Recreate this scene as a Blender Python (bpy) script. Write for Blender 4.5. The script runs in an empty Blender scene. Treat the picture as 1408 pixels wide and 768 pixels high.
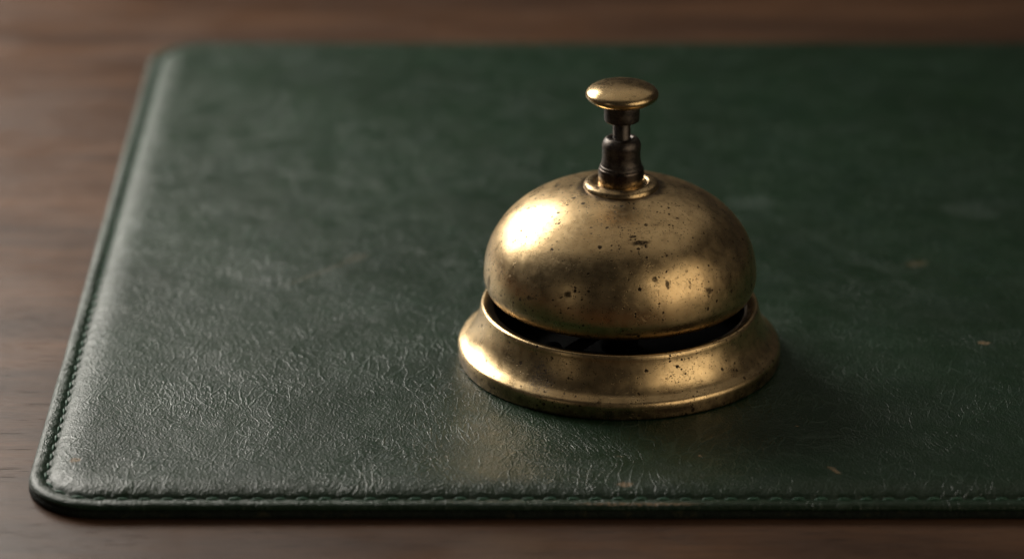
import bpy, bmesh, math, random
from mathutils import Vector, noise as mnoise
random.seed(7)
sc = bpy.context.scene
COL = sc.collection
MM = 0.001

# ------------------------------------------------------------------ helpers
def link_mesh(name, verts, faces, mat=None, parent=None, smooth=True):
    me = bpy.data.meshes.new(name)
    me.from_pydata([tuple(v) for v in verts], [], faces)
    me.update()
    if smooth:
        me.polygons.foreach_set('use_smooth', [True] * len(me.polygons))
    o = bpy.data.objects.new(name, me)
    COL.objects.link(o)
    if mat: me.materials.append(mat)
    if parent: o.parent = parent
    return o

def lathe(name, prof, mat, parent, seg=256, closed=False, wob=0.0, seed=0.0):
    """prof: list of (radius_mm, height_mm) revolved about Z"""
    V, Fc = [], []
    n = len(prof)
    for i in range(seg):
        a = 2 * math.pi * i / seg
        for (r, z) in prof:
            rr, zz = r, z
            if wob:
                k = mnoise.noise(Vector((math.cos(a) * r / 9 + seed, math.sin(a) * r / 9, z / 9)))
                k2 = mnoise.noise(Vector((math.cos(a) * r / 3.2 + seed, math.sin(a) * r / 3.2, z / 3.2)))
                rr = r + wob * (k + .35 * k2) * min(1, r / 5)
                zz = z + wob * .7 * mnoise.noise(Vector((math.sin(a) * r / 10, seed + 4, math.cos(a) * r / 10))) * min(1, r / 5)
            V.append((rr * math.cos(a) * MM, rr * math.sin(a) * MM, zz * MM))
    m = n if closed else n - 1
    for i in range(seg):
        j = (i + 1) % seg
        for k in range(m):
            k2 = (k + 1) % n
            Fc.append((i * n + k, j * n + k, j * n + k2, i * n + k2))
    o = link_mesh(name, V, Fc, mat, parent)
    bm = bmesh.new(); bm.from_mesh(o.data)
    bmesh.ops.remove_doubles(bm, verts=bm.verts, dist=1e-7)
    bmesh.ops.recalc_face_normals(bm, faces=bm.faces)
    bm.to_mesh(o.data); bm.free()
    o.data.polygons.foreach_set('use_smooth', [True] * len(o.data.polygons))
    return o

def crom(pts, sub=8):
    """Catmull-Rom through the points; repeat a point for a corner"""
    out = []
    P = [pts[0]] + list(pts) + [pts[-1]]
    for i in range(1, len(P) - 2):
        p0, p1, p2, p3 = P[i - 1], P[i], P[i + 1], P[i + 2]
        if p1 == p2: continue
        for s in range(sub):
            t = s / sub
            out.append(tuple(.5 * ((2 * p1[k]) + (-p0[k] + p2[k]) * t + (2 * p0[k] - 5 * p1[k] + 4 * p2[k] - p3[k]) * t * t
                                   + (-p0[k] + 3 * p1[k] - 3 * p2[k] + p3[k]) * t ** 3) for k in (0, 1)))
    out.append(tuple(pts[-1]))
    return out

# ------------------------------------------------------------------ node helpers
class NT:
    def __init__(s, name):
        s.m = bpy.data.materials.new(name); s.m.use_nodes = True
        s.t = s.m.node_tree; s.t.nodes.clear()
        s.out = s.t.nodes.new('ShaderNodeOutputMaterial')
        s.bsdf = s.t.nodes.new('ShaderNodeBsdfPrincipled')
        s.t.links.new(s.bsdf.outputs[0], s.out.inputs[0])
        tc = s.t.nodes.new('ShaderNodeTexCoord')
        s.P = s.vm('SCALE', tc.outputs['Object'], scale=1000.0)      # object coordinates in millimetres
    def setin(s, sock, v):
        if v is None: return
        if isinstance(v, bpy.types.NodeSocket): s.t.links.new(v, sock)
        else: sock.default_value = v
    def vm(s, op, a, b=None, c=None, scale=None):
        n = s.t.nodes.new('ShaderNodeVectorMath'); n.operation = op
        s.setin(n.inputs[0], a); s.setin(n.inputs[1], b)
        if c is not None: s.setin(n.inputs[2], c)
        if scale is not None: s.setin(n.inputs['Scale'], scale)
        return n.outputs['Value'] if op in ('LENGTH', 'DOT_PRODUCT', 'DISTANCE') else n.outputs[0]
    def mth(s, op, a, b=None, c=None, clamp=False):
        n = s.t.nodes.new('ShaderNodeMath'); n.operation = op; n.use_clamp = clamp
        s.setin(n.inputs[0], a); s.setin(n.inputs[1], b)
        if c is not None: s.setin(n.inputs[2], c)
        return n.outputs[0]
    def add(s, a, b): return s.mth('ADD', a, b)
    def mul(s, a, b): return s.mth('MULTIPLY', a, b)
    def mx(s, a, b): return s.mth('MAXIMUM', a, b)
    def ss(s, v, lo, hi, a=0.0, b=1.0):
        """smoothstep: lo..hi -> a..b (lo may be above hi)"""
        if lo > hi: lo, hi, a, b = hi, lo, b, a
        n = s.t.nodes.new('ShaderNodeMapRange'); n.interpolation_type = 'SMOOTHSTEP'
        s.setin(n.inputs[0], v)
        n.inputs[1].default_value = lo; n.inputs[2].default_value = hi
        n.inputs[3].default_value = a; n.inputs[4].default_value = b
        return n.outputs[0]
    def sc3(s, v, x, y, z): return s.vm('MULTIPLY', v, (x, y, z))
    def noise(s, v, scale=1.0, detail=3.0, rough=.5, dist=0.0, color=False, off=None):
        if off: v = s.vm('ADD', v, off)
        n = s.t.nodes.new('ShaderNodeTexNoise')
        s.setin(n.inputs['Vector'], v); n.inputs['Scale'].default_value = scale
        n.inputs['Detail'].default_value = detail; n.inputs['Roughness'].default_value = rough
        n.inputs['Distortion'].default_value = dist
        return n.outputs['Color'] if color else n.outputs[0]
    def voro(s, v, scale=1.0, feature='F1', rnd=1.0, out='Distance'):
        n = s.t.nodes.new('ShaderNodeTexVoronoi'); n.feature = feature
        s.setin(n.inputs['Vector'], v); n.inputs['Scale'].default_value = scale
        n.inputs['Randomness'].default_value = rnd
        return n.outputs[out]
    def warp(s, v, scale, amp, detail=2.0, off=(0, 0, 0)):
        c = s.noise(v, scale, detail, color=True, off=off)
        c = s.vm('SUBTRACT', c, (.5, .5, .5))
        return s.vm('ADD', v, s.vm('SCALE', c, scale=amp))
    def mix(s, f, a, b, mode='MIX'):
        n = s.t.nodes.new('ShaderNodeMix'); n.data_type = 'RGBA'; n.blend_type = mode
        s.setin(n.inputs[0], f)
        for k, v in ((6, a), (7, b)):
            if isinstance(v, tuple): v = (v[0], v[1], v[2], 1)
            s.setin(n.inputs[k], v)
        return n.outputs[2]
    def bump(s, h, dist_mm, strength=1.0, normal=None):
        n = s.t.nodes.new('ShaderNodeBump')
        n.inputs['Strength'].default_value = strength; n.inputs['Distance'].default_value = dist_mm * MM
        s.setin(n.inputs['Height'], h)
        if normal is not None: s.setin(n.inputs['Normal'], normal)
        return n.outputs[0]
    def xyz(s, v):
        n = s.t.nodes.new('ShaderNodeSeparateXYZ'); s.setin(n.inputs[0], v); return n.outputs
    def comb(s, x, y, z):
        n = s.t.nodes.new('ShaderNodeCombineXYZ')
        for i, k in enumerate((x, y, z)): s.setin(n.inputs[i], k)
        return n.outputs[0]
    def blob(s, v, c, hw, hh, ang=0.0, warpv=None, soft=.35):
        """elongated stain in the XY plane round c: hw x hh half sizes, turned by ang"""
        d = s.vm('SUBTRACT', v, (c[0], c[1], 0))
        X = s.vm('DOT_PRODUCT', d, (math.cos(ang) / hw, math.sin(ang) / hw, 0))
        Y = s.vm('DOT_PRODUCT', d, (-math.sin(ang) / hh, math.cos(ang) / hh, 0))
        return s.ss(s.vm('LENGTH', s.comb(X, Y, 0.0)), 1 + soft, 1 - soft)
    def blob3(s, v, c, hw, hh, soft=.4):
        """stain on the turned surface: hw along the circumference, hh up the surface"""
        c = Vector(c); t = Vector((-c.y, c.x, 0)).normalized()
        n = Vector((c.x, c.y, max(c.z - 22, 0) * 2)).normalized(); u = n.cross(t)
        d = s.vm('SUBTRACT', v, tuple(c))
        X = s.vm('DOT_PRODUCT', d, tuple(t / hw)); Y = s.vm('DOT_PRODUCT', d, tuple(u / hh))
        Z = s.vm('DOT_PRODUCT', d, tuple(n / 12))
        return s.ss(s.vm('LENGTH', s.comb(X, Y, Z)), 1 + soft, 1 - soft)
    def fin(s, color=None, rough=None, metal=None, normal=None, spec=None):
        b = s.bsdf.inputs
        if isinstance(color, tuple): color = (*color[:3], 1)
        s.setin(b['Base Color'], color); s.setin(b['Roughness'], rough); s.setin(b['Metallic'], metal)
        s.setin(b['Normal'], normal)
        if spec is not None: s.setin(b['Specular IOR Level'], spec)
        return s.m

# ------------------------------------------------------------------ materials
def brass_material(name, kind):
    n = NT(name); P = n.P
    x, y, z = n.xyz(P)
    R = n.vm('LENGTH', n.comb(x, y, 0.0))
    Pw = n.warp(P, .25, 2.0)
    # patina: broad clouds of brown over yellow brass
    c1 = n.noise(P, .055, 5, .6, off=(3, 8, 1)); c2 = n.noise(Pw, .35, 6, .65)
    c3 = n.noise(P, 2.2, 5, .7)
    col = n.mix(n.ss(c1, .36, .66), (.56, .39, .195), (.73, .53, .275))
    col = n.mix(n.ss(c2, .45, .75, 0, .6), col, (.30, .20, .10))
    col = n.mix(n.ss(c3, .35, .75, 0, .3), col, (.70, .56, .35))
    # mottled grime film, broken up finely
    g = n.mul(n.ss(n.noise(P, .13, 3, .6, off=(40, 2, 9)), .5, .68), n.ss(n.noise(P, 1.6, 6, .75), .38, .7))
    col = n.mix(n.mul(g, .26), col, (.10, .075, .045))
    # pits: little round specks, bigger ones only inside clusters
    cell = n.warp(n.warp(P, 1.1, .8, 3), 3.0, .35, 2)
    pits = None
    for sc_, thr, lo, hi, off in ((.50, .28, .46, .54, (0, 0, 0)), (1.0, .32, .42, .54, (21, 5, 2)), (1.9, .33, .38, .52, (7, 31, 4))):
        v = n.vm('ADD', cell, off)
        d = n.voro(v, sc_)
        rnd = n.xyz(n.voro(v, sc_, out='Color'))[0]
        rad = n.mul(n.ss(rnd, .45, 1.0), thr)
        m = n.ss(n.mth('SUBTRACT', d, rad), .035, -.035)
        m = n.mul(m, n.ss(n.noise(P, .16, 2, .5, off=off), lo, hi))
        m = n.mul(m, n.ss(rnd, .46, .5))
        pits = m if pits is None else n.mx(pits, m)
    # short scratches: cells stretched along changing directions
    for (ax, ay, az, off, lo) in ((.16, 1.9, 1.9, (3, 9, 4), .42), (1.7, 1.7, .22, (13, 2, 8), .44)):
        v = n.vm('ADD', n.sc3(n.warp(P, .2, 3.0, off=off), ax, ay, az), off)
        d = n.voro(v, 1.0, rnd=1.0); rnd = n.xyz(n.voro(v, 1.0, out='Color'))[1]
        m = n.mul(n.ss(d, .13, .06), n.ss(rnd, .54, .6))
        m = n.mul(m, n.ss(n.noise(P, .12, 2, off=off), lo, lo + .08))
        pits = n.mx(pits, m)
    # crazed worm-like lines, in clusters
    wl = n.voro(n.warp(P, .9, 1.6, 3, off=(5, 5, 5)), .75, 'DISTANCE_TO_EDGE')
    wm = n.mul(n.ss(wl, .035, .012), n.ss(n.noise(P, .5, 3, .6, off=(9, 1, 2)), .50, .58))
    wm = n.mul(wm, n.ss(n.noise(P, .11, 2, off=(17, 3, 30)), .46, .55))
    pits = n.mx(pits, n.mul(wm, .85))
    if kind == 'dome':
        PW = n.warp(P, .8, 1.3, 3)
        for c, hw, hh, amt in (((4.4, -25.4, 41.8), 2.2, .8, .95), ((2.2, -24.0, 42.9), .8, .5, .9),
                               ((-34.5, -9.9, 24.6), 1.1, 1.9, .7), ((14.5, -32.6, 21.4), 6.2, .85, .85),
                               ((2.0, -34.5, 20.7), 1.8, .5, .85), ((22.0, -27.3, 29.5), .9, 1.0, .85), ((7.8, -31.9, 34.6), .8, .7, .8),
                               ((-14.3, -31.7, 30.3), .9, .7, .85), ((-23.9, -26.3, 27.1), .8, .6, .85), ((11, -31.6, 33), .5, 1.1, .8)):
            b = n.mul(n.blob3(PW, c, hw, hh), n.ss(c3, .30, .46))
            pits = n.mx(pits, n.mul(b, amt))
        # dark ring of tarnish left round the collar
        ring = n.ss(n.add(R, n.mul(n.mth('SUBTRACT', c2, .5), 5.0)), 12.2, 10.4)
        col = n.mix(n.mul(ring, .8), col, (.07, .055, .045))
    if kind == 'base':
        PW = n.warp(P, .8, 1.3, 3)
        stain = n.mul(n.ss(n.vm('LENGTH', n.vm('SUBTRACT', n.warp(P, .5, 4, 3), (-21, -33, 8))), 5.5, 2.0), n.ss(c3, .42, .6))
        col = n.mix(n.mul(stain, .7), col, (.13, .13, .15))
        b = n.mul(n.blob3(PW, (12.5, -40.6, 2.2), 5.0, .7), n.ss(c3, .32, .48))
        pits = n.mx(pits, n.mul(b, .8))
        # darker, uneven tone towards the lower edge
        col = n.mix(n.mul(n.ss(z, 4.2, 2.2), n.ss(c2, .3, .7, .25, .8)), col, (.13, .085, .05))
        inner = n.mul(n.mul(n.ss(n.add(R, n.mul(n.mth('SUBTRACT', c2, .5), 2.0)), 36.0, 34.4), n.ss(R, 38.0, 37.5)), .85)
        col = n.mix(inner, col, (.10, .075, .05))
        col = n.mix(n.mul(n.ss(R, 33.3, 33.02), 1.0), col, (.012, .010, .009))  # inner wall painted near black for the shade inside the base
    if kind == 'button':
        pits = n.mul(pits, .35)
        col = n.mix(n.ss(c2, .35, .7, .0, .35), col, (.62, .48, .26))
    if kind == 'fitting':
        col = n.mix(n.ss(n.add(z, n.mul(c2, 3.0)), 50.9, 52.6), col, (.085, .067, .055))
        col = n.mix(n.ss(c2, .4, .7, .1, .8), col, (.085, .065, .05))
    col = n.mix(n.mul(pits, n.ss(c3, .25, .5, .6, 1.0)), col, (.035, .025, .017))
    # spun lathe lines + handling scratches
    az = n.mth('ARCTAN2', y, x)
    lines = n.noise(n.comb(n.mul(R, 2.6), n.mul(az, 1.1), n.mul(z, 2.6)), 1.0, 4, .65)
    lines = n.mul(lines, n.ss(n.noise(P, .09, 2, off=(4, 4, 4)), .35, .65, .35, 1.0))
    hs = n.noise(n.sc3(n.warp(P, .12, 5), .5, 5.5, 3.5), 1.0, 3, .6, off=(8, 8, 8))
    hs2 = n.noise(n.sc3(n.warp(P, .1, 6, off=(9, 9, 9)), 4.5, .45, 3.8), 1.0, 3, .6)
    h = n.add(n.mul(lines, .55), n.mul(n.add(hs, hs2), .28))
    h = n.add(h, n.mul(c3, .4))
    h = n.mul(h, n.mth('SUBTRACT', 1.0, n.mul(pits, .7)))
    h = n.add(n.mul(h, .026), n.mul(n.noise(P, .11, 2, .5, off=(1, 2, 3)), .13))
    nb = n.bump(h, 1.0, 1.0)
    rough = n.add(n.ss(n.noise(Pw, .3, 5, .6, off=(6, 6, 6)), .3, .7, .26, .36), n.mul(pits, .25))
    if kind == 'button': rough = n.mul(rough, .85)
    rough = n.add(rough, n.mul(g, .1))
    metal = 1.0
    return n.fin(col, rough, metal, nb)

def leather_material(name='green_leather', plain=False):
    n = NT(name); P = n.P
    # ----- fine grain
    Pw = n.warp(P, .9, .7, 2)
    peb = n.voro(Pw, 1.75, 'SMOOTH_F1'); peb2 = n.voro(n.vm('ADD', n.warp(P, 2.2, .3, 2), (5, 5, 0)), 3.1)
    Pc = n.warp(n.warp(P, .012, 34.0, 1), .045, 9.0, 1, off=(6, 6, 0))
    # ----- wandering creases, mostly running away from the camera
    def creases(sx, sy, ang, wsc, wamp, width, off):
        v = n.warp(n.vm('ADD', Pc, off), wsc, wamp, 3, off=off)
        r = n.t.nodes.new('ShaderNodeVectorRotate'); r.rotation_type = 'Z_AXIS'
        n.t.links.new(v, r.inputs['Vector']); r.inputs['Angle'].default_value = ang
        v = n.sc3(r.outputs[0], sx, sy, .05)
        d = n.voro(v, 1.0, 'DISTANCE_TO_EDGE')
        return n.ss(d, width, 0.0)
    k1 = creases(.27, .085, .20, .13, 4.5, .075, (11, 4, 0))
    k2 = creases(.42, .13, -.30, .20, 3.2, .085, (40, 70, 0))
    k3 = creases(.80, .30, .45, .40, 1.7, .12, (3, 55, 0))
    z1 = n.ss(n.noise(P, .045, 4, .6, off=(5, 1, 0)), .43, .60)
    z2 = n.ss(n.noise(P, .07, 4, .65, off=(55, 11, 0)), .42, .60)
    z3 = n.ss(n.noise(P, .10, 4, .6, off=(15, 81, 0)), .42, .62)
    brk1 = n.ss(n.noise(P, .22, 3, .6, off=(2, 2, 0)), .26, .46)
    brk2 = n.ss(n.noise(P, .30, 3, .6, off=(12, 2, 0)), .34, .52)
    L1 = n.mul(n.mul(k1, z1), brk1); L2 = n.mul(n.mul(k2, z2), brk2); L3 = n.mul(n.mul(k3, z3), n.ss(n.noise(P, .6, 2, off=(1, 9, 0)), .4, .6))
    L = n.mx(n.mx(L1, n.mul(L2, .75)), n.mul(L3, .4))
    # ----- colour: deep bottle green, pulled-up paler patches
    c1 = n.noise(P, .02, 5, .6, off=(9, 3, 0)); c2 = n.noise(P, .09, 5, .65, off=(2, 7, 0)); c3 = n.noise(Pw, .6, 4, .6)
    col = n.mix(n.ss(c1, .35, .65), (.0052, .0195, .0072), (.0076, .0260, .0108))
    col = n.mix(n.ss(c2, .42, .72, 0, .5), col, (.010, .026, .017))
    col = n.mix(n.ss(n.noise(P, .03, 3, .5, off=(70, 20, 0)), .56, .72, 0, .6), col, (.009, .028, .011))
    col = n.mix(n.ss(c3, .4, .7, 0, .3), col, (.005, .018, .010))
    col = n.mix(n.mul(L, .22), col, (.075, .12, .092))  # rubbed crease ridges, their highlights partly painted into the colour
    h = n.add(n.mul(peb, .95), n.mul(peb2, .35))
    h = n.add(h, n.mul(L, .60))
    h = n.add(h, n.mul(n.noise(P, .8, 3, .6), .3))
    rough = n.ss(n.noise(P, .12, 5, .65, off=(31, 3, 0)), .3, .7, .33, .46)
    rough = n.mth('SUBTRACT', rough, n.mul(L, .06))
    if not plain:
        PW = n.warp(n.warp(P, .8, 1.6, 3), 2.5, .6, 2)
        tan = None
        sk = n.ss(n.noise(P, 1.5, 3, .6), .36, .52)
        for c, hw, hh, ang, amt in (((-136.9, -66.8), 1.3, 1.3, .3, .9), ((-.6, -80.2), 1.9, 1.0, .05, .8), ((1.8, -88.2), 13.5, .38, .0, .85),
                                    ((51.1, -72.8), .55, 2.6, .5, .75), ((97.9, 8.2), 1.6, .8, -.2, .85), ((85.9, 64.5), 3.2, 2.2, .4, .2),
                                    ((-72.5, 69.0), 4.0, 2.4, .8, .12), ((-81.5, 59.0), 14.0, .85, .81, .15), ((18.5, -64.0), .5, .4, 0, .8),
                                    ((44, -45.5), .45, .4, 0, .8), ((-2, -64), 1.4, .3, 0, .3)):
            b = n.mul(n.mul(n.blob(PW, c, hw, hh, ang), sk), amt)
            tan = b if tan is None else n.mx(tan, b)
        col = n.mix(tan, col, (.24, .155, .08))
        # pale rubbed scuffs
        rub = n.mx(n.mul(n.blob(n.warp(P, .15, 8), (104.9, 106), 8, 5, -.5), .16), n.mul(n.blob(n.warp(P, .15, 8), (41.4, 112), 7, 5, .2), .22))
        for c, hw, hh, ang in (((-98, 84), 30, 1.5, -.9), ((-60, 120), 26, 2.2, .5), ((66, 74), 28, 1.6, -1.0), ((-118, 40), 22, 1.2, -.5)):
            rub = n.mx(rub, n.mul(n.blob(n.warp(P, .1, 9), c, hw, hh, ang, soft=.9), .10))
        col = n.mix(rub, col, (.11, .14, .125))
        h = n.mth('SUBTRACT', h, n.mul(tan, .5))
        rough = n.add(rough, n.mul(tan, .25))
    h = n.add(n.mul(h, .16), n.mul(n.noise(P, .07, 3, .55), .6))
    h = n.add(h, n.mul(n.noise(P, .28, 3, .6, off=(4, 9, 0)), .15))
    nb = n.bump(h, 1.0, 1.0)
    return n.fin(col, rough, 0.0, nb, .32)

def edge_material():
    n = NT('cut_leather_edge'); P = n.P
    c = n.noise(P, .5, 5, .7); f = n.noise(P, 2.4, 4, .7)
    col = n.mix(n.ss(c, .3, .7), (.006, .011, .008), (.015, .022, .015))
    col = n.mix(n.mul(n.ss(n.noise(P, .22, 4, .7, off=(4, 4, 4)), .55, .68), n.ss(f, .5, .62)), col, (.10, .085, .035))
    nb = n.bump(f, .5, .9)
    nb = n.bump(n.voro(P, .9), .5, .5, nb)
    return n.fin(col, .85, 0.0, nb, .25)

def thread_material():
    n = NT('waxed_thread'); P = n.P
    w = n.noise(P, 3.0, 3, .6)
    col = n.mix(n.ss(w, .3, .7), (.022, .075, .045), (.055, .14, .095))
    return n.fin(col, .55, 0.0, n.bump(w, .12, .8), .4)

def wood_material():
    n = NT('dark_walnut'); P = n.P
    Pw = n.warp(P, .012, 16, 3)
    g1 = n.noise(n.sc3(Pw, .006, .045, .05), 1.0, 6, .62)
    g2 = n.noise(n.sc3(n.warp(P, .05, 3), .03, .55, .5), 1.0, 5, .65)
    g3 = n.noise(n.sc3(P, .16, 2.6, 2.6), 1.0, 4, .7)
    col = n.mix(n.ss(g1, .34, .66), (.042, .020, .011), (.135, .066, .034))
    col = n.mix(n.ss(g2, .40, .70, 0, .55), col, (.040, .023, .016))
    col = n.mix(n.ss(g3, .42, .68, 0, .5), col, (.13, .078, .052))
    band = n.ss(n.noise(n.sc3(P, .0025, .018, .02), 1.0, 3, .5, off=(3, 1, 0)), .40, .62)
    col = n.mix(n.mul(band, .45), col, (.032, .019, .014))
    # open pores: short dark streaks along the grain
    v = n.sc3(n.warp(P, .08, 1.2), .028, .75, 1.0)
    d = n.voro(v, 1.0); rnd = n.xyz(n.voro(v, 1.0, out='Color'))[0]
    pore = n.mul(n.ss(d, .17, .07), n.ss(rnd, .1, .25))
    v2 = n.sc3(n.warp(P, .1, 1.2, off=(9, 9, 0)), .10, 1.7, 1.0)
    d2 = n.voro(v2, 1.0); rnd2 = n.xyz(n.voro(v2, 1.0, out='Color'))[1]
    pore = n.mx(pore, n.mul(n.mul(n.ss(d2, .28, .10), n.ss(rnd2, .4, .6)), .7))
    pore = n.mul(pore, n.ss(n.noise(P, .03, 2), .3, .5))
    col = n.mix(n.mul(pore, .8), col, (.012, .007, .005))
    h = n.add(n.mth('SUBTRACT', n.mul(g3, .5), n.mul(pore, 1.2)), n.mul(g2, .5))
    nb = n.bump(h, .13, .7)
    rough = n.add(n.ss(n.noise(P, .03, 4, .6), .3, .7, .33, .46), n.mul(pore, .2))
    return n.fin(col, rough, 0.0, nb, .22)

def steel_material():
    n = NT('blackened_steel'); P = n.P
    x, y, z = n.xyz(P)
    R = n.vm('LENGTH', n.comb(x, y, 0.0)); az = n.mth('ARCTAN2', y, x)
    l = n.noise(n.comb(n.mul(R, 4.0), n.mul(az, 1.4), n.mul(z, 4.5)), 1.0, 4, .7)
    w = n.noise(P, .7, 4, .65)
    col = n.mix(n.ss(w, .35, .7), (.055, .048, .044), (.13, .108, .09))
    col = n.mix(n.ss(l, .5, .75, 0, .5), col, (.20, .165, .13))
    return n.fin(col, n.ss(w, .3, .7, .33, .48), .95, n.bump(l, .07, .8))

def dark_inside_material():
    n = NT('shade_black_interior'); P = n.P
    w = n.noise(P, .5, 4, .65)
    return n.fin(n.mix(w, (.001, .001, .001), (.003, .003, .0025)), .85, 0.0, n.bump(w, .3, .6), .08)  # near-black colour stands in for the shade under the dome

M_DOME = brass_material('aged_brass_dome', 'dome')
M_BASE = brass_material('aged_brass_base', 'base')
M_BUT = brass_material('aged_brass_button', 'button')
M_FIT = brass_material('aged_brass_fitting', 'fitting')
M_LEA = leather_material()
M_EDGE = edge_material(); M_THR = thread_material(); M_WOOD = wood_material()
M_STEEL = steel_material(); M_DARK = dark_inside_material()

# ------------------------------------------------------------------ desk (the setting)
def desk():
    bm = bmesh.new()
    bmesh.ops.create_cube(bm, size=1.0)
    for v in bm.verts:
        v.co.x = v.co.x * 1.9; v.co.y = .12 + v.co.y * 1.0; v.co.z = (v.co.z - .5) * .035
    bmesh.ops.bevel(bm, geom=list(bm.edges), offset=.003, segments=3, affect='EDGES', profile=.5)
    me = bpy.data.meshes.new('desk'); bm.to_mesh(me); bm.free(); me.materials.append(M_WOOD)
    o = bpy.data.objects.new('desk', me); COL.objects.link(o)
    o['kind'] = 'structure'
desk()

# ------------------------------------------------------------------ leather desk pad
MX0, MX1, MY0, MY1 = -148.0, 352.0, -89.3, 265.5
RC = 19.0
def outline():
    """points + outward normals round the rounded rectangle, about 0.75 mm apart near the seam"""
    pts = []
    step = .8
    def arc(cx, cy, a0):
        k = int(RC * math.pi / 2 / step)
        for i in range(k):
            a = a0 + (math.pi / 2) * i / k
            pts.append((cx, cy, math.cos(a), math.sin(a)))
    def line(x0, y0, x1, y1, nx, ny):
        L = math.hypot(x1 - x0, y1 - y0); k = int(L / step)
        for i in range(k):
            t = i / k; pts.append((x0 + (x1 - x0) * t, y0 + (y1 - y0) * t, nx, ny, 1))
    xa, xb, ya, yb = MX0 + RC, MX1 - RC, MY0 + RC, MY1 - RC
    line(xa, ya, xb, ya, 0, -1); arc(xb, ya, -math.pi / 2)
    line(xb, ya, xb, yb, 1, 0); arc(xb, yb, 0)
    line(xb, yb, xa, yb, 0, 1); arc(xa, yb, math.pi / 2)
    line(xa, yb, xa, ya, -1, 0); arc(xa, ya, math.pi)
    return [(p[0], p[1], p[2], p[3]) for p in pts]
CORE = outline()
N = len(CORE)
# arc length (at the seam) for stitch spacing
def ring_pt(i, inset):
    cx, cy, nx, ny = CORE[i % N]
    r = RC - inset
    return cx + nx * r, cy + ny * r
SEAM = 4.3; PITCH = 5.5
S = [0.0]
for i in range(N):
    a = ring_pt(i, SEAM); b = ring_pt(i + 1, SEAM); S.append(S[-1] + math.hypot(a[0] - b[0], a[1] - b[1]))
PITCH = S[-1] / round(S[-1] / PITCH)

def wav(x, y, amp=.25):
    return amp * mnoise.noise(Vector((x / 42, y / 42, 3.3))) + amp * .4 * mnoise.noise(Vector((x / 14, y / 14, 9.1)))

pad = bpy.data.objects.new('desk_pad', None); COL.objects.link(pad)
pad.location = (0, 0, 0.0)
pad['label'] = 'large dark green creased leather desk pad with stitched rounded edge, lying under the brass bell'
pad['category'] = 'desk pad'

def top_z(d, s, x, y):
    """height of the leather face at inset d, arc position s"""
    prof = [(0, 2.5), (.15, 3.0), (.5, 3.5), (1.1, 3.85), (2.0, 3.98), (3.2, 3.85), (3.8, 3.45), (4.3, 3.0), (4.8, 3.4), (5.5, 4.15),
            (7, 4.8), (9, 5.3), (12, 5.6), (16, 5.5), (22, 5.15), (30, 5.0)]
    z = prof[-1][1]
    for (a, za), (b, zb) in zip(prof, prof[1:]):
        if a <= d <= b:
            t = (d - a) / (b - a); z = za + (zb - za) * t; break
    # puckering between the stitches
    ph = math.cos(2 * math.pi * s / PITCH)
    w = math.exp(-((d - SEAM) / 1.5) ** 2)
    z += -.22 * w * ph
    z += .10 * math.exp(-((d - 6.2) / 1.6) ** 2) * ph * (1 + mnoise.noise(Vector((s / 17, 0, 0))))
    return z + wav(x, y) * min(1, d / 12)

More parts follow.
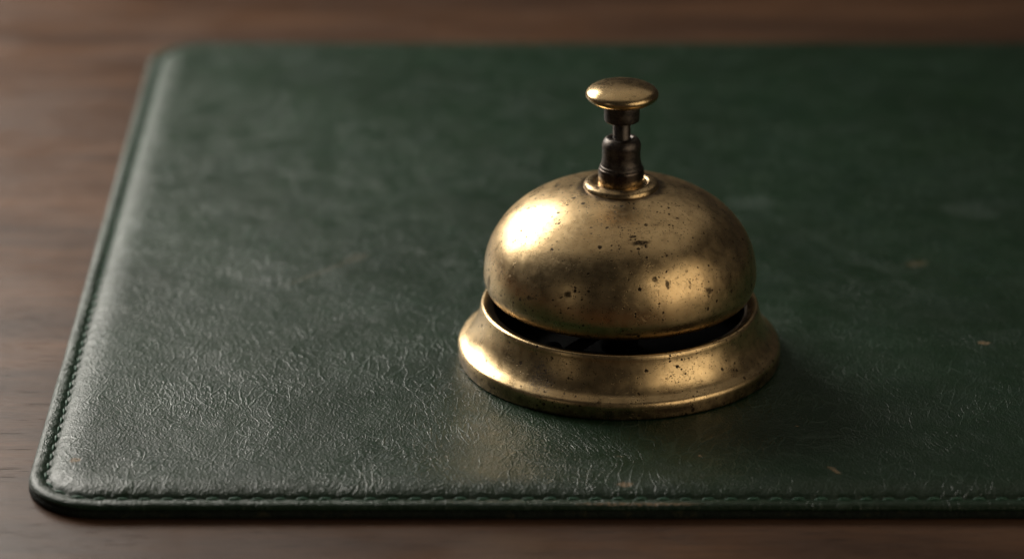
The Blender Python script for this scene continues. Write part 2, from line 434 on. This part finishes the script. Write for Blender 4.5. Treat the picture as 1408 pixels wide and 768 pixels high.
def build_pad():
    insets = [0, .15, .3, .5, .8, 1.1, 1.5, 2.0, 2.6, 3.0, 3.4, 3.7, 4.0, 4.3, 4.6, 4.9, 5.3, 5.8, 6.4, 7.2, 8.2, 9.4, 10.8, 12.4, 14.2, 16.2]
    V, Fc = [], []
    # underside lip of the top leather first
    rings = [(.9, 2.25), (.35, 2.3)]
    for (ins, z) in rings:
        for i in range(N):
            x, y = ring_pt(i, ins); V.append((x * MM, y * MM, z * MM))
    for ins in insets:
        for i in range(N):
            wob = .16 * mnoise.noise(Vector((S[i] / 23, 1.7, 0))) + .06 * mnoise.noise(Vector((S[i] / 5, 4.7, 0)))
            x, y = ring_pt(i, ins - wob * max(0, 1 - ins / 3))
            V.append((x * MM, y * MM, top_z(ins, S[i], x, y) * MM))
    nr = len(rings) + len(insets)
    # interior rings shrink towards the medial line
    last = [ring_pt(i, 16.2) for i in range(N)]
    hx = (MX1 - MX0) / 2 - (MY1 - MY0) / 2; cx = (MX0 + MX1) / 2; cy = (MY0 + MY1) / 2
    K = 26
    for k in range(1, K + 1):
        t = k / K
        for i in range(N):
            x0, y0 = last[i]
            tx = min(max(x0, cx - hx), cx + hx); ty = cy
            x = x0 + (tx - x0) * t; y = y0 + (ty - y0) * t
            d = 16.2 + t * 100
            V.append((x * MM, y * MM, top_z(min(d, 30), 0 if False else S[i], x, y) * MM))
    nr += K
    for r in range(nr - 1):
        for i in range(N):
            j = (i + 1) % N
            Fc.append((r * N + i, r * N + j, (r + 1) * N + j, (r + 1) * N + i))
    o = link_mesh('leather_top', V, Fc, M_LEA, pad)
    # backing layer: the thick dark cut edge below
    prof = [(3, .05), (.9, .02), (.35, .12), (.05, .5), (-.05, 1.2), (0.05, 1.9), (.3, 2.22), (.9, 2.3), (3, 2.3)]
    V, Fc = [], []
    for (ins, z) in prof:
        for i in range(N):
            wob = .2 * mnoise.noise(Vector((S[i] / 9, 8.7, z))) + .08 * mnoise.noise(Vector((S[i] / 2, 2.7, z * 2)))
            x, y = ring_pt(i, ins + (wob if ins < 2 else 0)); V.append((x * MM, y * MM, z * MM))
    for r in range(len(prof) - 1):
        for i in range(N):
            j = (i + 1) % N
            Fc.append((r * N + i, r * N + j, (r + 1) * N + j, (r + 1) * N + i))
    Fc.append(tuple(range(N))[::-1])
    link_mesh('backing', V, Fc, M_EDGE, pad)
    # the seam: one run of thread, dipping into the leather between stitches
    V, Fc = [], []
    ns = round(S[-1] / PITCH); gi = 0
    for q in range(ns):
        s0 = q * PITCH; ln = PITCH * .72
        nseg, nc = 10, 7
        jit = random.uniform(-.12, .12); slant = .16 + random.uniform(-.08, .08); rr = .36 * random.uniform(.88, 1.1)
        base = len(V)
        for a in range(nseg + 1):
            t = a / nseg; s = (s0 + (t - .5) * ln) % S[-1]
            while S[gi % N] > s or S[gi % N + 1] < s:
                gi = (gi + 1) % N
            f = (s - S[gi]) / (S[gi + 1] - S[gi])
            ins = SEAM + jit + slant * (t - .5) * 2
            pa, pb = ring_pt(gi, ins), ring_pt(gi + 1, ins)
            x = pa[0] + (pb[0] - pa[0]) * f; y = pa[1] + (pb[1] - pa[1]) * f
            nx, ny = CORE[gi][2], CORE[gi][3]
            z = 3.28 + .30 * math.sin(math.pi * t) - .45 * abs(2 * t - 1) ** 4 + .02
            r = rr * (max(.02, 1 - abs(2 * t - 1) ** 3.0)) ** .45
            for c in range(nc):
                th = 2 * math.pi * c / nc + t * 4
                V.append(((x + nx * r * math.cos(th)) * MM, (y + ny * r * math.cos(th)) * MM, (z + r * math.sin(th)) * MM))
        for a in range(nseg):
            for c in range(nc):
                d = (c + 1) % nc
                Fc.append((base + a * nc + c, base + a * nc + d, base + (a + 1) * nc + d, base + (a + 1) * nc + c))
        Fc.append(tuple(base + c for c in range(nc))[::-1]); Fc.append(tuple(base + nseg * nc + c for c in range(nc)))
    link_mesh('stitching', V, Fc, M_THR, pad)
build_pad()

# ------------------------------------------------------------------ reception bell
bell = bpy.data.objects.new('reception_bell', None); COL.objects.link(bell)
bell.location = (0, 0, 0.00512)
bell['label'] = 'aged brass desk bell with push button, pitted and stained, on the green leather pad'
bell['category'] = 'desk bell'

# flared base ring
prof = crom([(41.9, 0), (41.9, 0), (42.45, .2), (42.6, 1.2), (42.65, 2.9), (42.6, 3.8), (42.25, 4.5), (41.4, 5.2), (40.2, 6.2),
             (38.9, 7.9), (37.9, 9.9), (37.2, 12.0), (36.85, 13.4), (36.7, 14.3), (36.45, 14.95), (36.0, 15.25), (35.5, 15.2), (34.6, 14.9), (33.6, 14.5), (33.0, 14.0),
             (33.0, 14.0), (33.0, 8.0), (33.0, 8.0), (36.5, 5.0), (39.0, 1.5), (39.5, 0), (39.5, 0)], 5)
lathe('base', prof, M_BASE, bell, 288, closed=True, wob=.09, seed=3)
# floor plate inside the base
lathe('base_plate', [(0, 1.0), (34.9, 1.0), (35.1, 1.3), (35.1, 1.6), (34.9, 2.0), (0, 2.0)], M_DARK, bell, 96)

# dome
A, B, HC, E = 35.85, 25.5, 23.0, 2.2
outer = [(34.0, 18.7), (34.55, 19.3), (35.15, 20.35), (35.55, 21.5), (35.78, 22.3)]
K = 64
for k in range(K + 1):
    t = k / K * math.pi / 2
    r = A * math.cos(t) ** (2 / E) if k < K else 0; z = HC + B * math.sin(t) ** (2 / E)
    if r > 3.2 or k == K: outer.append((max(r, 3.2), z))
outer[-1] = (3.2, HC + B)
inner = [(max(r - 1.15, 2.8), z - (0.0 if z < 24 else 1.1 * (z - 24) / 22)) for (r, z) in outer]
inner[0] = (33.1, 18.55); 
prof = [(33.35, 18.42), (33.75, 18.48)] + outer + inner[::-1]
lathe('dome', prof, M_DOME, bell, 320, closed=True, wob=.07, seed=11)

def rz(prof):
    """move the turned fittings' heights onto the finished dome"""
    K = [(0, 0), (45.2, 46.5), (46.9, 48.5), (50.65, 53.1), (60.45, 61.3), (63.6, 65.9), (64.1, 66.4), (69.55, 71.0), (80, 81)]
    out = []
    for (r, z) in prof:
        for (a, b), (c, d) in zip(K, K[1:]):
            if a <= z <= c:
                out.append((r, b + (d - b) * (z - a) / (c - a))); break
    return out
# collar washer, stepped brass ring and turned dark sleeve
prof = crom([(3.0, 45.2), (9.0, 45.2), (9.0, 45.2), (9.6, 45.5), (9.85, 46.1), (9.8, 46.6), (9.45, 47.15), (8.8, 47.45), (8.0, 47.6), (7.3, 47.55), (6.9, 47.3), (6.4, 47.25), (3.0, 47.25)], 5)
lathe('collar', rz(prof), M_FIT, bell, 160, wob=.02, seed=6)
prof = crom([(3.0, 47.0), (5.3, 47.0), (5.3, 47.0), (5.5, 47.25), (5.65, 47.8), (5.65, 50.2), (5.6, 50.9), (5.5, 51.3), (5.3, 51.6), (5.3, 51.6), (5.25, 52.1), (5.12, 52.8), (5.02, 53.6), (4.98, 55.0),
             (5.02, 56.5), (5.08, 57.6), (5.0, 58.4), (4.7, 59.3), (4.25, 60.0), (3.85, 60.35), (3.4, 60.45), (2.95, 60.35), (2.6, 60.0), (2.5, 59.4), (2.5, 59.4)], 5)
lathe('sleeve', rz(prof), M_FIT if False else M_STEEL, bell, 128)
# bright worn ring at the sleeve's foot
prof = crom([(5.5, 46.7), (5.8, 46.8), (5.95, 47.3), (5.97, 49.8), (5.88, 50.35), (5.7, 50.6), (5.4, 50.65)], 4)
sl = [o for o in bell.children if o.name == 'sleeve'][0]
ft = lathe('foot_ring', rz(prof), M_BASE if False else M_FIT, bell, 128)
ft.parent = sl
lathe('plunger_rod', [(0, 30), (2.05, 30), (2.3, 31), (2.3, 67.8), (2.1, 68), (0, 68)], M_STEEL, bell, 64)
# button: flattened mushroom on its own dark collar
but = []
for k in range(0, 49):
    t = -math.pi / 2 + math.pi * k / 48
    c = max(math.cos(t), 0) ** .97; s_ = math.sin(t)
    b = 3.3 if s_ > 0 else 3.1
    but.append((9.45 * c, 73.0 + b * s_))
b_o = lathe('button', but, M_BUT, bell, 192, wob=.05, seed=2)
prof = crom([(0, 63.6), (4.1, 63.6), (4.1, 63.6), (4.45, 63.75), (4.6, 64.1), (4.62, 67.9), (4.5, 68.5), (4.5, 68.5), (4.9, 69.0), (5.6, 69.55)], 4)
c_o = lathe('button_collar', rz(prof), M_STEEL, bell, 96); c_o.parent = b_o

# ringing work glimpsed through the gap: post, striker lever, hammer
lathe('post', [(0, 2.4), (5, 2.4), (5, 6), (3.2, 7), (3.2, 44), (0, 44)], M_DARK, bell, 48)
def bar(name, pts, w, h, mat, parent):
    V, Fc = [], []
    for i, p in enumerate(pts):
        p = Vector(p); q = Vector(pts[min(i + 1, len(pts) - 1)]) - Vector(pts[max(i - 1, 0)])
        q.z = 0; q.normalize(); sd = Vector((-q.y, q.x, 0)) * w / 2
        for a, b in ((-1, -1), (1, -1), (1, 1), (-1, 1)):
            V.append((p + sd * a + Vector((0, 0, h / 2 * b))) * MM)
    for i in range(len(pts) - 1):
        for c in range(4):
            d = (c + 1) % 4; Fc.append((i * 4 + c, i * 4 + d, i * 4 + 4 + d, i * 4 + 4 + c))
    Fc.append((3, 2, 1, 0)); k = (len(pts) - 1) * 4; Fc.append((k, k + 1, k + 2, k + 3))
    return link_mesh(name, V, Fc, mat, parent, smooth=False)
bar('striker_lever', [(0, -3, 12), (-6, -14, 12), (-13, -24, 11.5), (-17, -29, 11)], 3.5, 1.2, M_DARK, bell)
bar('cross_strap', [(-30, -12, 4), (-14, -19, 8), (6, -25, 8), (27, -20, 4)], 6, 1.2, M_DARK, bell)
hm = lathe('hammer', [(0, 8.5), (2.0, 8.7), (2.6, 10), (2.6, 13), (2.0, 13.8), (0, 14)], M_DARK, bell, 32)
hm.location = (-.018, -.0255, 0)

# ------------------------------------------------------------------ camera
th = math.radians(22.2); FPX = 4950.0
fw = Vector((0, math.cos(th), -math.sin(th))); up = Vector((0, math.sin(th), math.cos(th)))
cam_d = bpy.data.cameras.new('camera'); cam = bpy.data.objects.new('camera', cam_d); COL.objects.link(cam)
cam.location = (-0.02839, -0.87758, 0.38472)
cam.rotation_euler = (math.pi / 2 - th, 0, 0)
cam_d.sensor_width = 36.0; cam_d.lens = FPX * 36 / 1408
cam_d.clip_start = .02; cam_d.clip_end = 20
cam_d.dof.use_dof = True; cam_d.dof.focus_distance = .916; cam_d.dof.aperture_fstop = 7.6
cam_d.dof.aperture_blades = 9
sc.camera = cam

# ------------------------------------------------------------------ light
def area(name, loc, target, sx, sy, watts, color, spread=None):
    l = bpy.data.lights.new(name, 'AREA'); l.shape = 'RECTANGLE'; l.size = sx; l.size_y = sy
    l.energy = watts; l.color = color
    o = bpy.data.objects.new(name, l); COL.objects.link(o); o.location = loc
    d = Vector(target) - Vector(loc)
    o.rotation_euler = d.to_track_quat('-Z', 'Y').to_euler()
    if spread: l.spread = math.radians(spread)
    return o
area('window_light', (-.50, .48, .35), (-.25, .14, .0), .48, .44, 2.45, (1.0, .95, .87), 86)
area('room_window_light', (.70, -.53, .35), (0, 0, .03), .80, .66, 2.1, (1.0, .84, .62))
area('front_left_light', (-.62, -.64, .20), (0, 0, .03), .16, .40, .07, (1.0, .86, .66))  # dim unseen lamp, added for the warm band reflected in the dome
area('ceiling_light', (.0, .45, 1.1), (0, .05, 0), 1.8, 1.5, 2.35, (1.0, .88, .72))

w = bpy.data.worlds.new('World'); sc.world = w; w.use_nodes = True
w.node_tree.nodes['Background'].inputs[0].default_value = (.9, .85, .8, 1)
w.node_tree.nodes['Background'].inputs[1].default_value = .018

sc.view_settings.view_transform = 'Standard'; sc.view_settings.look = 'None'
sc.view_settings.exposure = 0; sc.view_settings.gamma = 1
sc.cycles.max_bounces = 8
